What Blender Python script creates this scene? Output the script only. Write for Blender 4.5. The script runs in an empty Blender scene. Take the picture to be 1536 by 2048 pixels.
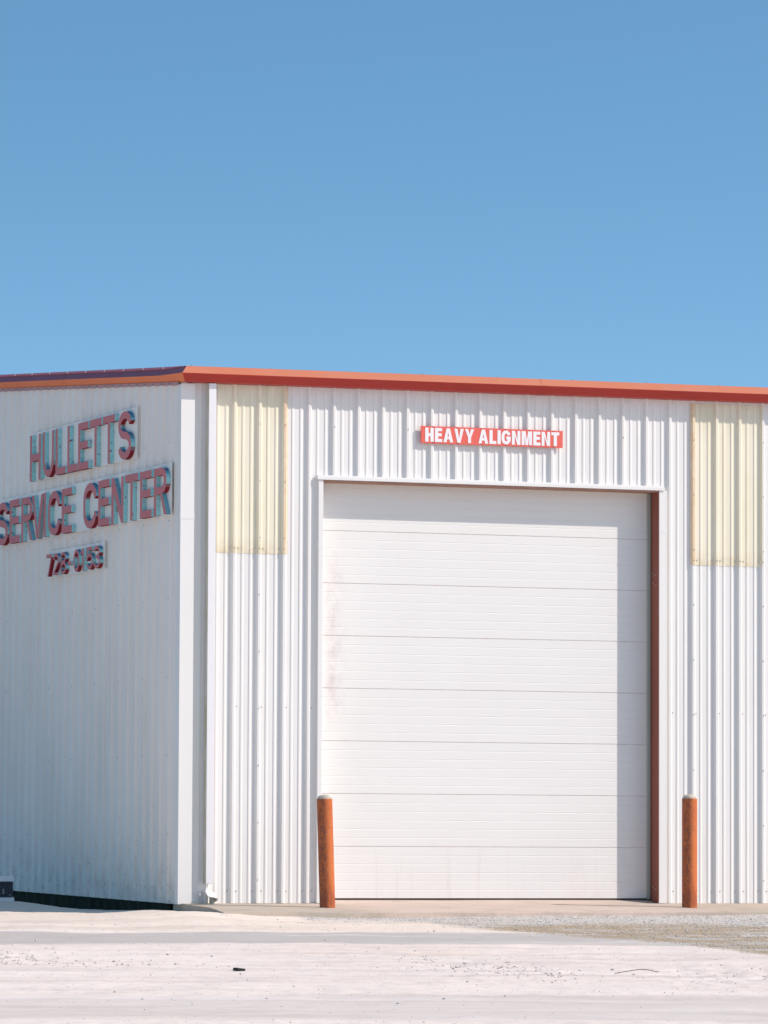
import bpy, math, random
from mathutils import Vector, Matrix
from mathutils.geometry import tessellate_polygon
random.seed(7)
R = math.radians
sc = bpy.context.scene
C = sc.collection

# ------------------------------------------------------------------ camera
F_PX, YAW, PITCH, ROLL = 9967.8, 0.36791, 0.067392, 0.004307      # focal in photo pixels (1536 wide)
CAM = Vector((-18.309, -53.972, 0.645))
fwd = Vector((math.sin(YAW)*math.cos(PITCH), math.cos(YAW)*math.cos(PITCH), math.sin(PITCH)))
rt = Vector((math.cos(YAW), -math.sin(YAW), 0)); up = rt.cross(fwd)
r2 = rt*math.cos(ROLL) + up*math.sin(ROLL); u2 = -rt*math.sin(ROLL) + up*math.cos(ROLL)
cam = bpy.data.cameras.new('camera'); co = bpy.data.objects.new('camera', cam); C.objects.link(co)
m = Matrix.Identity(4)
for i, a in enumerate((r2, u2, -fwd)):
    for j in range(3): m[j][i] = a[j]
m.translation = CAM
co.matrix_world = m
cam.sensor_fit = 'HORIZONTAL'; cam.sensor_width = 36; cam.lens = 36*F_PX/1536
cam.clip_start = 0.5; cam.clip_end = 8000
sc.camera = co
sc.render.resolution_x = 768; sc.render.resolution_y = 1024

# ------------------------------------------------------------------ light
SUN = Vector((1.68, -1.0, 1.60)).normalized()
w = bpy.data.worlds.new('World'); sc.world = w; w.use_nodes = True
nt = w.node_tree; nt.nodes.clear()
sky = nt.nodes.new('ShaderNodeTexSky'); sky.sky_type = 'NISHITA'; sky.sun_disc = False
sky.sun_elevation = math.asin(SUN.z); sky.sun_rotation = math.atan2(SUN.x, SUN.y)
sky.altitude = 300; sky.air_density = 1.0; sky.dust_density = 1.1; sky.ozone_density = 1.6
# the air on that day is clear down to the horizon: look the sky up a little higher than the true elevation
tc = nt.nodes.new('ShaderNodeTexCoord'); mp = nt.nodes.new('ShaderNodeVectorMath'); mp.operation = 'MULTIPLY_ADD'
mp.inputs[1].default_value = (1, 1, 2.9); mp.inputs[2].default_value = (0, 0, 0.045)
nm = nt.nodes.new('ShaderNodeVectorMath'); nm.operation = 'NORMALIZE'
hs = nt.nodes.new('ShaderNodeHueSaturation'); hs.inputs['Saturation'].default_value = 1.17; hs.inputs['Hue'].default_value = .484
bg = nt.nodes.new('ShaderNodeBackground'); bg.inputs['Strength'].default_value = 0.150
wo = nt.nodes.new('ShaderNodeOutputWorld')
L = nt.links.new
L(tc.outputs['Generated'], mp.inputs[0]); L(mp.outputs[0], nm.inputs[0]); L(nm.outputs[0], sky.inputs[0])
L(sky.outputs[0], hs.inputs['Color']); L(hs.outputs[0], bg.inputs['Color']); L(bg.outputs[0], wo.inputs[0])
sl = bpy.data.lights.new('sun', 'SUN'); sl.energy = 3.35; sl.angle = R(0.53); sl.color = (1.0, 0.915, 0.85)
so = bpy.data.objects.new('sun', sl); C.objects.link(so); so.location = (30, -20, 30)
so.rotation_euler = SUN.to_track_quat('Z', 'Y').to_euler()
sc.view_settings.view_transform = 'Standard'; sc.view_settings.look = 'None'
sc.view_settings.exposure = 0.35; sc.view_settings.gamma = 1; sc.view_settings.use_curve_mapping = False
sc.cycles.max_bounces = 8; sc.cycles.diffuse_bounces = 5

# ------------------------------------------------------------------ helpers
def tag(o, label=None, cat=None, group=None, kind=None):
    for k, v in (('label', label), ('category', cat), ('group', group), ('kind', kind)):
        if v: o[k] = v
    return o
def empty(name, loc, label, cat, group=None):
    o = bpy.data.objects.new(name, None); C.objects.link(o); o.location = loc
    o.empty_display_size = 0.2
    return tag(o, label, cat, group)
class MB:
    def __init__(s): s.v = []; s.f = []; s.m = []; s.sm = []
    def face(s, pts, mi=0, smooth=False):
        b = len(s.v); s.v += [tuple(p) for p in pts]; s.f.append(tuple(range(b, b+len(pts)))); s.m.append(mi); s.sm.append(smooth)
    def idx(s, verts, faces, mi=0, smooth=False):
        b = len(s.v); s.v += [tuple(p) for p in verts]
        for f in faces: s.f.append(tuple(b+i for i in f)); s.m.append(mi); s.sm.append(smooth)
    def box(s, x0, x1, y0, y1, z0, z1, mi=0, bev=0.0):
        b = min(bev, (x1-x0)/3, (y1-y0)/3, (z1-z0)/3)
        if b <= 0:
            v = [(x, y, z) for z in (z0, z1) for y in (y0, y1) for x in (x0, x1)]
            s.idx(v, [(0,2,3,1),(4,5,7,6),(0,1,5,4),(2,6,7,3),(0,4,6,2),(1,3,7,5)], mi); return
        import bmesh
        bm = bmesh.new(); bmesh.ops.create_cube(bm, size=1)
        for q in bm.verts: q.co = Vector((x0+(q.co.x+.5)*(x1-x0), y0+(q.co.y+.5)*(y1-y0), z0+(q.co.z+.5)*(z1-z0)))
        bmesh.ops.bevel(bm, geom=bm.edges[:], offset=b, segments=2, affect='EDGES', profile=.5)
        bm.verts.ensure_lookup_table()
        s.idx([q.co.copy() for q in bm.verts], [[q.index for q in f.verts] for f in bm.faces], mi); bm.free()
    def extrude_profile(s, rings, mi=0, closed=False, caps=False, smooth=False, mats=None):
        n = len(rings[0]); b = len(s.v)
        for r in rings: s.v += [tuple(p) for p in r]
        for k in range(len(rings)-1):
            for i in range(n if closed else n-1):
                j = (i+1) % n
                s.f.append((b+k*n+i, b+k*n+j, b+(k+1)*n+j, b+(k+1)*n+i)); s.m.append(mats[i] if mats else mi); s.sm.append(smooth)
        if caps:
            s.f.append(tuple(b+i for i in range(n))[::-1]); s.m.append(mi); s.sm.append(False)
            s.f.append(tuple(b+(len(rings)-1)*n+i for i in range(n))); s.m.append(mi); s.sm.append(False)
    def build(s, name, mats, parent=None, loc=None):
        me = bpy.data.meshes.new(name); me.from_pydata(s.v, [], s.f)
        if not isinstance(mats, (list, tuple)): mats = [mats]
        for q in mats: me.materials.append(q)
        me.polygons.foreach_set('material_index', s.m); me.polygons.foreach_set('use_smooth', s.sm)
        me.validate(); me.update()
        o = bpy.data.objects.new(name, me); C.objects.link(o)
        if parent:
            o.parent = parent
            # meshes are written in world coordinates: shift to the parent's frame
            off = Vector(parent.location) if parent.parent is None else Vector(parent.location)+Vector(parent.parent.location)
            if parent.type == 'MESH' and parent.parent is None: off = Vector(parent.location)
            if parent.type == 'MESH' and parent.parent is not None: off = Vector(parent.parent.location)
            me.transform(Matrix.Translation(-off))
        if loc is not None:
            me.transform(Matrix.Translation(-Vector(loc))); o.location = loc
        return o

# ------------------------------------------------------------------ materials
class Mat:
    def __init__(s, name):
        s.m = bpy.data.materials.new(name); s.m.use_nodes = True; s.n = s.m.node_tree
        s.p = s.n.nodes['Principled BSDF']; s.tc = s.node('ShaderNodeTexCoord')
    def node(s, t, **k):
        o = s.n.nodes.new(t)
        for a, b in k.items(): setattr(o, a, b)
        return o
    def link(s, a, b): s.n.links.new(a, b)
    def noise(s, scale=(1, 1, 1), size=1.0, detail=4, rough=.55, dist=0.0):
        mp = s.node('ShaderNodeMapping'); mp.inputs['Scale'].default_value = scale
        s.link(s.tc.outputs['Object'], mp.inputs[0])
        n = s.node('ShaderNodeTexNoise'); n.inputs['Scale'].default_value = size; n.inputs['Detail'].default_value = detail
        n.inputs['Roughness'].default_value = rough; n.inputs['Distortion'].default_value = dist
        s.link(mp.outputs[0], n.inputs['Vector']); return n.outputs['Fac']
    def ramp(s, src, a, b, v0=0.0, v1=1.0):
        r = s.node('ShaderNodeMapRange'); r.inputs[1].default_value = a; r.inputs[2].default_value = b
        r.inputs[3].default_value = v0; r.inputs[4].default_value = v1; s.link(src, r.inputs[0]); return r.outputs[0]
    def mix(s, fac, a, b):
        x = s.node('ShaderNodeMix', data_type='RGBA')
        for q, i in ((fac, 0), (a, 6), (b, 7)):
            if hasattr(q, 'links'): s.link(q, x.inputs[i])
            elif i == 0: x.inputs[0].default_value = q
            else: x.inputs[i].default_value = (*q, 1)
        return x.outputs[2]
    def math(s, op, a, b=None):
        x = s.node('ShaderNodeMath', operation=op)
        for q, i in ((a, 0), (b, 1)):
            if q is None: continue
            if hasattr(q, 'links'): s.link(q, x.inputs[i])
            else: x.inputs[i].default_value = q
        return x.outputs[0]
    def sep(s):
        q = s.node('ShaderNodeSeparateXYZ'); s.link(s.tc.outputs['Object'], q.inputs[0]); return q.outputs
    def color(s, c):
        if hasattr(c, 'links'): s.link(c, s.p.inputs['Base Color'])
        else: s.p.inputs['Base Color'].default_value = (*c, 1)
        return s
    def surf(s, rough=.5, spec=.5, metal=0.0):
        if hasattr(rough, 'links'): s.link(rough, s.p.inputs['Roughness'])
        else: s.p.inputs['Roughness'].default_value = rough
        s.p.inputs['Specular IOR Level'].default_value = spec; s.p.inputs['Metallic'].default_value = metal
        return s
    def bump(s, h, strength=.3, dist=.01):
        b = s.node('ShaderNodeBump'); b.inputs['Strength'].default_value = strength; b.inputs['Distance'].default_value = dist
        s.link(h, b.inputs['Height']); s.link(b.outputs[0], s.p.inputs['Normal']); return s

def painted(name, col, dirt, amt=.25, rough=.42, streak=1.0, wob=.25, base_dirt=None):
    """painted sheet metal: faint cloudy fading, vertical run-off streaks, specks, slight oil-canning"""
    t = Mat(name)
    cl = t.ramp(t.noise((1, 1, .5), 1.3, 5), .35, .7)
    st = t.ramp(t.noise((14, 14, .35), 1.0, 5, .6), .52, .78)
    sp = t.ramp(t.noise((1, 1, 1), 55, 2, .5), .71, .76)
    c = t.mix(t.math('MULTIPLY', cl, amt*.6), col, dirt)
    c = t.mix(t.math('MULTIPLY', t.math('MULTIPLY', st, cl), amt*1.6*streak), c, dirt)
    c = t.mix(t.math('MULTIPLY', sp, amt*.9), c, (.25, .22, .2))
    if base_dirt:
        z = t.sep()['Z']
        g = t.math('MULTIPLY', t.ramp(z, base_dirt, 0.0), t.ramp(t.noise((1, 1, .6), 6, 5, .65), .4, .75))
        c = t.mix(t.math('MULTIPLY', g, .5), c, (.36, .30, .24))
        spl = t.math('MULTIPLY', t.ramp(z, base_dirt*1.6, base_dirt*.2), t.ramp(t.noise((1, 1, .7), 34, 3, .6), .62, .68))
        c = t.mix(t.math('MULTIPLY', spl, .40), c, (.12, .11, .09))
    t.color(c).surf(t.ramp(cl, 0, 1, rough, rough+.15), .4)
    t.bump(t.noise((1, 1, .35), 2.2, 2, .4), wob, .02)
    return t.m

M = {}
M['white'] = painted('white_painted_steel', (.80, .775, .74), (.60, .57, .53), .22)
M['side'] = painted('weathered_white_steel', (.86, .815, .755), (.56, .53, .44), .20, .42, 1.4, .2, .9)
M['trim'] = painted('white_trim_paint', (.80, .775, .74), (.66, .62, .59), .12, .4, .5, .15)
M['door'] = None
M['orange'] = painted('lit_faded_orange_paint', (.57, .17, .085), (.57, .24, .155), .6, .5, .8, .12)  # gutter upper face: fading and sunlit tone painted together
M['deepred'] = painted('shaded_red_paint', (.44, .032, .022), (.30, .04, .03), .5, .40, .8, .12)  # gutter lower face: its shade painted in as a deeper red
M['rakeplum'] = painted('sky_tint_plum_paint', (.36, .095, .13), (.30, .10, .14), .4, .5, .8, .12)  # rake upper face: blue sky reflection painted into the colour
M['rakeorange'] = painted('rake_bounce_orange_paint', (.84, .22, .085), (.66, .20, .10), .4, .65, .8, .12)  # rake lower face: warm ground bounce painted into the orange
M['pinkflange'] = painted('faded_pink_paint', (.45, .22, .21), (.36, .2, .2), .4)
M['redbrown'] = painted('red_brown_primer', (.31, .095, .06), (.2, .07, .045), .6, .5)
M['stop'] = painted('grey_seal', (.42, .43, .38), (.25, .26, .2), .5)
M['spout_side'] = None
M['screw'] = Mat('screw_head').color((.42, .40, .38)).surf(.45, .5, .3).m
M['rubber'] = Mat('rubber_seal').color((.17, .13, .12)).surf(.8, .3).m
M['roof'] = painted('galvanised_roof', (.62, .6, .6), (.5, .48, .46), .3)

def mk_door():
    t = Mat('white_door_paint'); s = t.sep()
    cl = t.ramp(t.noise((1, 1, 1), 1.1, 5), .35, .75)
    c = t.mix(t.math('MULTIPLY', cl, .25), (.80, .775, .735), (.74, .69, .65))
    # rubbed pinkish grime near the left edge
    gx = t.math('MULTIPLY', t.ramp(s['X'], .10, .17), t.ramp(s['X'], .42, .22))
    gz = t.math('MULTIPLY', t.ramp(s['Z'], 1.9, 2.4), t.ramp(s['Z'], 4.4, 3.6))
    gr = t.math('MULTIPLY', t.math('MULTIPLY', gx, gz), t.ramp(t.noise((1, 1, .7), 7, 6, .7), .40, .66))
    c = t.mix(t.math('MULTIPLY', gr, .45), c, (.52, .40, .41))
    sp = t.math('MULTIPLY', t.math('MULTIPLY', gx, gz), t.ramp(t.noise((1, 1, 1), 60, 3, .6), .60, .66))
    c = t.mix(t.math('MULTIPLY', sp, .5), c, (.3, .2, .2))
    # low splashes and drips at the foot
    lo = t.ramp(s['Z'], .75, .1)
    st = t.ramp(t.noise((11, 11, .7), 1, 5, .65), .55, .70)
    c = t.mix(t.math('MULTIPLY', t.math('MULTIPLY', lo, st), .28), c, (.52, .42, .36))
    # pale scuff near right foot
    cr = t.math('MULTIPLY', t.ramp(s['X'], 3.0, 3.5), t.ramp(t.noise((1, 1, 1.2), 2.6, 5), .5, .7))
    c = t.mix(t.math('MULTIPLY', t.math('MULTIPLY', cr, lo), .35), c, (.70, .52, .48))
    t.color(c).surf(.5, .35)
    t.bump(t.noise((30, 30, 30), 6, 2), .12, .002)
    return t.m
M['door'] = mk_door()

def mk_sky():
    t = Mat('yellowed_fibreglass'); s = t.sep()
    cl = t.ramp(t.noise((3, 3, .5), 1.2, 5, .6), .35, .7)
    c = t.mix(cl, (.85, .78, .63), (.80, .725, .54))
    st = t.ramp(t.noise((16, 16, .5), 1, 5, .6), .5, .75)
    c = t.mix(t.math('MULTIPLY', st, .30), c, (.66, .57, .33))
    topd = t.math('MULTIPLY', t.ramp(s['Z'], 5.45, 5.95), t.ramp(t.noise((12, 12, .8), 1, 4), .35, .65))
    c = t.mix(t.math('MULTIPLY', topd, .35), c, (.45, .44, .22))
    low = t.math('MULTIPLY', t.ramp(s['Z'], 4.22, 4.05), t.ramp(t.noise((1, 1, 1), 7, 5, .7), .35, .65))
    c = t.mix(t.math('MULTIPLY', low, .6), c, (.60, .46, .28))
    t.color(c).surf(.35, .5)
    t.p.inputs['Subsurface Weight'].default_value = 0
    t.bump(t.noise((1, 1, 1), 90, 3), .1, .002)
    return t.m
M['fibre'] = mk_sky()
t = Mat('sun_baked_fibreglass_edge')
t.color(t.mix(t.ramp(t.noise((1, 1, .6), 18, 4, .7), .3, .7), (.72, .50, .30), (.80, .66, .48))).surf(.5)
M['fibre_edge'] = t.m

def mk_rust(name, base, dark):
    t = Mat(name); s = t.sep()
    c = t.mix(t.ramp(t.noise((1, 1, .35), 9, 6, .65), .35, .7), base, (base[0]*.72, base[1]*.62, base[2]*.6))
    m1 = t.ramp(t.noise((1, 1, .45), 55, 5, .75), .42, .56)
    # shade of the left side painted in, mottled with dark rust stains
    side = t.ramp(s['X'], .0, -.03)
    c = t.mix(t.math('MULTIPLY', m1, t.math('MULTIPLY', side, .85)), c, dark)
    m2 = t.ramp(t.noise((1, 1, .8), 7, 6, .78), .58, .66)
    c = t.mix(t.math('MULTIPLY', m2, .75), c, dark)
    foot = t.math('MULTIPLY', t.ramp(s['Z'], .26, .16), t.ramp(t.noise((1, 1, .6), 14, 5, .7), .38, .62))
    c = t.mix(t.math('MULTIPLY', foot, .6), c, (.28, .07, .035))
    chip = t.ramp(t.noise((1, 1, .7), 38, 3, .6), .68, .71)
    c = t.mix(t.math('MULTIPLY', chip, .7), c, (.62, .30, .17))
    t.color(c).surf(.75, .3)
    t.bump(t.noise((1, 1, 1), 60, 4, .7), .5, .004)
    return t.m
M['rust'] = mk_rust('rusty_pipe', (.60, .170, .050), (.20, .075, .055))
t = Mat('cap_concrete')
t.color(t.mix(t.ramp(t.noise((1, 1, 1), 22, 5, .7), .35, .7), (.62, .55, .45), (.38, .32, .26))).surf(.9, .2)
t.bump(t.noise((1, 1, 1), 70, 4), .5, .004); M['cap'] = t.m

t = Mat('letter_red_face')
t.color(t.mix(t.ramp(t.noise((1, 1, 1), 6, 4), .35, .7), (.58, .17, .18), (.52, .165, .175))).surf(.6, .3); M['lred'] = t.m
def mk_lside():
    t = Mat('letter_foam_side')
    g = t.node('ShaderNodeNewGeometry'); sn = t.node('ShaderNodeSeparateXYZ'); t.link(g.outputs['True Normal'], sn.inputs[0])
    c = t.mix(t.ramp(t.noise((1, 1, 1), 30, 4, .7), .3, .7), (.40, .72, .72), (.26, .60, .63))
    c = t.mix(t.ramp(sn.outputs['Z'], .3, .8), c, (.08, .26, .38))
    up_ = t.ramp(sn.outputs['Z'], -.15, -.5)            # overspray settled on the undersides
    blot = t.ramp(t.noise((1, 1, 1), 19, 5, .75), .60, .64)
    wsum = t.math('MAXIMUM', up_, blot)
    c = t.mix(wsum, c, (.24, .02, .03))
    t.color(c).surf(.8, .2); t.bump(t.noise((1, 1, 1), 45, 4, .7), .6, .006)
    return t.m
M['lside'] = mk_lside()
M['panel'] = painted('sign_panel_white', (.84, .81, .76), (.6, .6, .55), .25)
M['signred'] = painted('sign_board_red', (.78, .13, .095), (.7, .16, .12), .3)
M['signwhite'] = Mat('sign_lettering_white').color((.85, .82, .82)).surf(.5).m
M['dark'] = Mat('dark_metal').color((.02, .022, .03)).surf(.5).m

t = Mat('old_foundation')
t.color(t.mix(t.ramp(t.noise((1, 1, .5), 5, 5, .7), .4, .7), (.020, .026, .018), (.055, .06, .045))).surf(.95, .1)
M['found'] = t.m

def mk_concrete():
    t = Mat('apron_concrete'); s = t.sep()
    a = t.ramp(t.noise((1, 1, 1), 1.6, 6, .6), .35, .68)
    c = t.mix(a, (.58, .47, .385), (.48, .41, .33))
    # paler, pinker stretch in front of the door where tyres cross
    dz = t.math('MULTIPLY', t.ramp(s['X'], 1.3, 2.2), t.ramp(s['X'], 6.2, 5.2))
    c = t.mix(t.math('MULTIPLY', dz, .6), c, (.66, .51, .44))
    b = t.ramp(t.noise((.6, 1.5, 1), 3.2, 6, .7), .50, .72)
    c = t.mix(t.math('MULTIPLY', b, .5), c, (.27, .24, .18))
    f = t.ramp(t.noise((1, 1, 1), 40, 4), .55, .75)
    c = t.mix(t.math('MULTIPLY', f, .3), c, (.22, .19, .15))
    t.color(c).surf(.9, 0.0); t.bump(t.noise((1, 1, 1), 25, 5), .2, .006)
    return t.m
M['concrete'] = mk_concrete()

def mk_ground():
    t = Mat('gravel_lot'); s = t.sep()
    fx, fy = math.sin(YAW), math.cos(YAW)
    # d = distance out from the street side along the lot's fall, u = along the wheel tracks (world directions)
    dx = t.math('SUBTRACT', s['X'], CAM.x); dy = t.math('SUBTRACT', s['Y'], CAM.y)
    d = t.math('ADD', t.math('MULTIPLY', dx, fx), t.math('MULTIPLY', dy, fy))
    u = t.math('SUBTRACT', t.math('MULTIPLY', dx, fy), t.math('MULTIPLY', dy, fx))
    n_big = t.noise((1, 1, 1), .35, 3, .5); n_med = t.noise((1, 1, 1), 1.4, 5, .6)
    dj = t.math('ADD', d, t.math('MULTIPLY', t.math('SUBTRACT', n_big, .5), 1.0))
    dj = t.math('ADD', dj, t.math('MULTIPLY', t.math('SUBTRACT', n_med, .5), .55))
    streak = t.noise((1, 1, 1), .9, 7, .68, .3)
    fine = t.noise((1, 1, 1), 7, 6, .7)
    grit = t.noise((1, 1, 1), 55, 3, .6)
    # trodden pale limestone
    c = t.mix(t.ramp(streak, .32, .68), (.90, .77, .675), (.81, .68, .595))
    c = t.mix(t.math('MULTIPLY', t.ramp(fine, .5, .72), .45), c, (.52, .44, .40))
    def band(a, b, soft=.35):
        return t.math('MULTIPLY', t.ramp(dj, a-soft, a+soft), t.ramp(dj, b+soft, b-soft))
    # warm tan strip next to the building
    tan = t.ramp(dj, 52.6, 53.4)
    c = t.mix(t.math('MULTIPLY', tan, t.ramp(fine, .25, .6, .3, .75)), c, (.78, .65, .52))
    # two packed wheel tracks
    c = t.mix(t.math('MULTIPLY', band(50.3, 52.5, .12), .85), c, (.50, .455, .415))
    c = t.mix(t.math('MULTIPLY', band(38.9, 41.9, .15), .60), c, (.66, .575, .515))
    # washed patch with orange fines
    pat = t.math('MULTIPLY', band(48.3, 49.9, .3), t.math('MULTIPLY', t.ramp(u, -1.8, -.8), t.ramp(u, 1.8, .6)))
    c = t.mix(t.math('MULTIPLY', pat, .35), c, (.78, .62, .50))
    # thin drag lines along the tracks
    lines = t.noise((1, 1, 1), 1.0, 2)
    mpv = t.node('ShaderNodeCombineXYZ'); t.link(t.math('MULTIPLY', dj, 2.2), mpv.inputs[0]); t.link(t.math('MULTIPLY', u, .16), mpv.inputs[1])
    ln = t.node('ShaderNodeTexNoise'); ln.inputs['Scale'].default_value = 1.0; ln.inputs['Detail'].default_value = 5; t.link(mpv.outputs[0], ln.inputs['Vector'])
    c = t.mix(t.math('MULTIPLY', t.ramp(ln.outputs['Fac'], .52, .66), .42), c, (.56, .455, .41))
    c = t.mix(t.math('MULTIPLY', t.ramp(ln.outputs['Fac'], .46, .36), .45), c, (.88, .775, .705))
    # gravel field: everything beyond an irregular line
    cr = t.node('ShaderNodeValToRGB'); e = cr.color_ramp.elements
    pts = [(-2.0, 60.0), (-1.14, 56.9), (-.81, 55.2), (.38, 54.95), (1.09, 53.5), (1.71, 52.5), (3.09, 50.6), (3.73, 48.6), (5.0, 46.5)]
    for k, (a, b) in enumerate(pts):
        q = e[k] if k < 2 else e.new((a+2)/7)
        q.position = (a+2)/7; vv = (b-44)/18; q.color = (vv, vv, vv, 1)
    t.link(t.ramp(u, -2, 5), cr.inputs[0])
    sc_ = t.node('ShaderNodeSeparateColor'); t.link(cr.outputs[0], sc_.inputs[0])
    edge = t.math('ADD', t.math('MULTIPLY', sc_.outputs[0], 18), 44)
    gm = t.ramp(t.math('SUBTRACT', t.math('ADD', d, t.math('MULTIPLY', t.math('SUBTRACT', n_med, .5), .9)), edge), -.35, .45)
    gv = t.mix(t.ramp(grit, .35, .65), (.44, .40, .365), (.74, .69, .64))
    gv = t.mix(t.math('MULTIPLY', t.ramp(streak, .45, .6), .5), gv, (.56, .49, .41))
    bv = t.node('ShaderNodeCombineXYZ'); t.link(t.math('MULTIPLY', dj, 1.5), bv.inputs[0]); t.link(t.math('MULTIPLY', u, .55), bv.inputs[1])
    bn = t.node('ShaderNodeTexNoise'); bn.inputs['Scale'].default_value = 1.0; bn.inputs['Detail'].default_value = 7; bn.inputs['Roughness'].default_value = .65; t.link(bv.outputs[0], bn.inputs['Vector'])
    br = t.math('MULTIPLY', t.math('MULTIPLY', t.ramp(d, 55.3, 54.3), t.ramp(u, .2, 1.3)), t.ramp(bn.outputs['Fac'], .40, .52))
    gv = t.mix(t.math('MULTIPLY', br, .75), gv, (.40, .27, .14))
    c = t.mix(gm, c, gv)
    # darker damp rim along the far right
    t.color(c).surf(.95, 0.0)
    hb = t.math('ADD', t.math('MULTIPLY', fine, .7), t.math('MULTIPLY', grit, .3))
    t.bump(hb, .18, .01)
    return t.m
M['ground'] = mk_ground()
def mk_stone(name, a, b):
    t = Mat(name); oi = t.node('ShaderNodeObjectInfo')
    t.color(t.mix(t.ramp(t.noise((1, 1, 1), 9, 2), .35, .65), a, b)).surf(.9, .2); return t.m
M['stone'] = mk_stone('pale_stone', (.78, .73, .68), (.46, .41, .35))
M['clod'] = mk_stone('lot_clod', (.78, .70, .65), (.60, .52, .48))
M['stone_dark'] = mk_stone('dark_stone', (.50, .44, .39), (.32, .27, .24))

# ------------------------------------------------------------------ ground
FX, FY = math.sin(YAW), math.cos(YAW)
from mathutils import noise as mn
def ground_z(x, y):
    d = (x-CAM.x)*FX + (y-CAM.y)*FY
    z = -.1 - .0324*max(0, min(57-d, 27))
    k = 57-d
    if -2 < k < 2: z = -.1 - .0324*((k+2)**2/8)
    z += .075*math.exp(-((x+.35)/.95)**2 - ((y+1.35)/.85)**2)
    z += .105*math.exp(-((x+1.05)/.45)**2 - ((y-3.4)/1.7)**2)
    z += .05*math.exp(-((x+1.9)/.6)**2 - ((y-3.0)/2.0)**2)
    z += .050*math.exp(-((x+.25)/.45)**2 - ((y-.1)/.75)**2)
    if abs(x) < 30 and -40 < y < 12:
        p = Vector((x*.9, y*.9, 0)); near = 1.0 if y > -25 else .5
        z += near*.011*mn.fractal(p, 1.0, 2.0, 4)
        u = (x-CAM.x)*FY - (y-CAM.y)*FX
        z += near*.008*mn.noise(Vector((d*1.5, u*.12, 3.1)))
    return z
def lot(d, u): return CAM.x + d*FX + u*FY, CAM.y + d*FY - u*FX
def rough(x, y, d, u):
    # trodden, broken surface; packed smooth in the wheel tracks
    k = .55
    if 50.2 < d < 52.6 or 38.8 < d < 42.0: k = .12
    for cx, cy, sd, su in RUTS:
        a_ = (x-cx)*FX+(y-cy)*FY; b_ = (x-cx)*FY-(y-cy)*FX
        k += 1.5*math.exp(-(a_/(sd*1.1))**2-(b_/(su*1.1))**2)
    return k*(.0095*mn.fractal(Vector((x*5.5, y*5.5, 1)), .8, 2.1, 3) + (.0045)*mn.noise(Vector((x*16, y*16, 4))))
RUTS = ((-.88, -11.14, .9, .30), (-.55, -12.2, .7, .16), (-4.5, -8.3, .7, .20), (-4.3, -9.4, .35, .5), (.9, -12.9, 1.3, .5), (1.0, -14.6, 1.2, .4))
us = [-3000, -1000, -400, -150, -70, -40, -25, -15, -10, -8] + [-6.6+.045*i for i in range(int(15/.045))] + [8.6, 9.5, 11, 14, 20, 30, 50, 90, 200, 500, 1200, 3000]
dds = [-3000, -1000, -400, -150, -60, -20, 0, 10, 18, 24, 28, 31, 33, 35] + [36+.07*i for i in range(int(25/.07))] + [61.2, 61.8, 62.6, 63.5, 65, 67, 70, 75, 85, 100, 150, 300, 700, 1500, 3000]
g = MB(); nx = len(us); vs = []
for d in dds:
    for u in us:
        x, y = lot(d, u); z = ground_z(x, y)
        if 35 < d < 61 and -6.7 < u < 8.5: z += rough(x, y, d, u)
        vs.append((x, y, z))
fs = [(j*nx+i, j*nx+i+1, (j+1)*nx+i+1, (j+1)*nx+i) for j in range(len(dds)-1) for i in range(nx-1)]
g.idx(vs, fs, 0, True)
tag(g.build('ground', M['ground']), kind='structure')

# concrete apron in front of the wall, dished towards its outer edge
def apron_z(y):
    pts = [(.24, .052), (.02, .012), (-.3, -.002), (-1.0, -.022), (-1.25, -.045), (-1.5, -.078)]
    if y >= pts[0][0]: return pts[0][1]
    for (a, za), (b, zb) in zip(pts, pts[1:]):
        if y >= b: return za + (zb-za)*(a-y)/(a-b)
    return pts[-1][1]
a = MB(); X0, X1 = .03, 26
cols = [X0 + (X1-X0)*i/120 for i in range(121)]; rows = [.24, .12, .02, -.15, -.3, -.6, -1.0, -1.25, -1.42, -1.5]
va = []
for y in rows:
    for x in cols:
        yy = y; 
        if y < -1.4: yy = y + .03*mn.noise(Vector((x*1.7, 0, 5)))
        va.append((x, yy, apron_z(y) + .003*mn.noise(Vector((x*1.3, y*2, 0)))))
n = len(cols)
a.idx(va, [((j+1)*n+i, (j+1)*n+i+1, j*n+i+1, j*n+i) for j in range(len(rows)-1) for i in range(n-1)], 0, False)
last = va[-n:]
a.idx(last + [(p[0], p[1]-.01, p[2]-.16) for p in last], [(i, i+n, i+n+1, i+1)[::-1] for i in range(n-1)])
lc = [va[j*n] for j in range(len(rows))]
a.idx(lc + [(p[0]-.01, p[1], p[2]-.2) for p in lc], [(i, i+1, i+1+len(lc), i+len(lc)) for i in range(len(lc)-1)])
tag(a.build('concrete_apron', M['concrete']), kind='structure')

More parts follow.
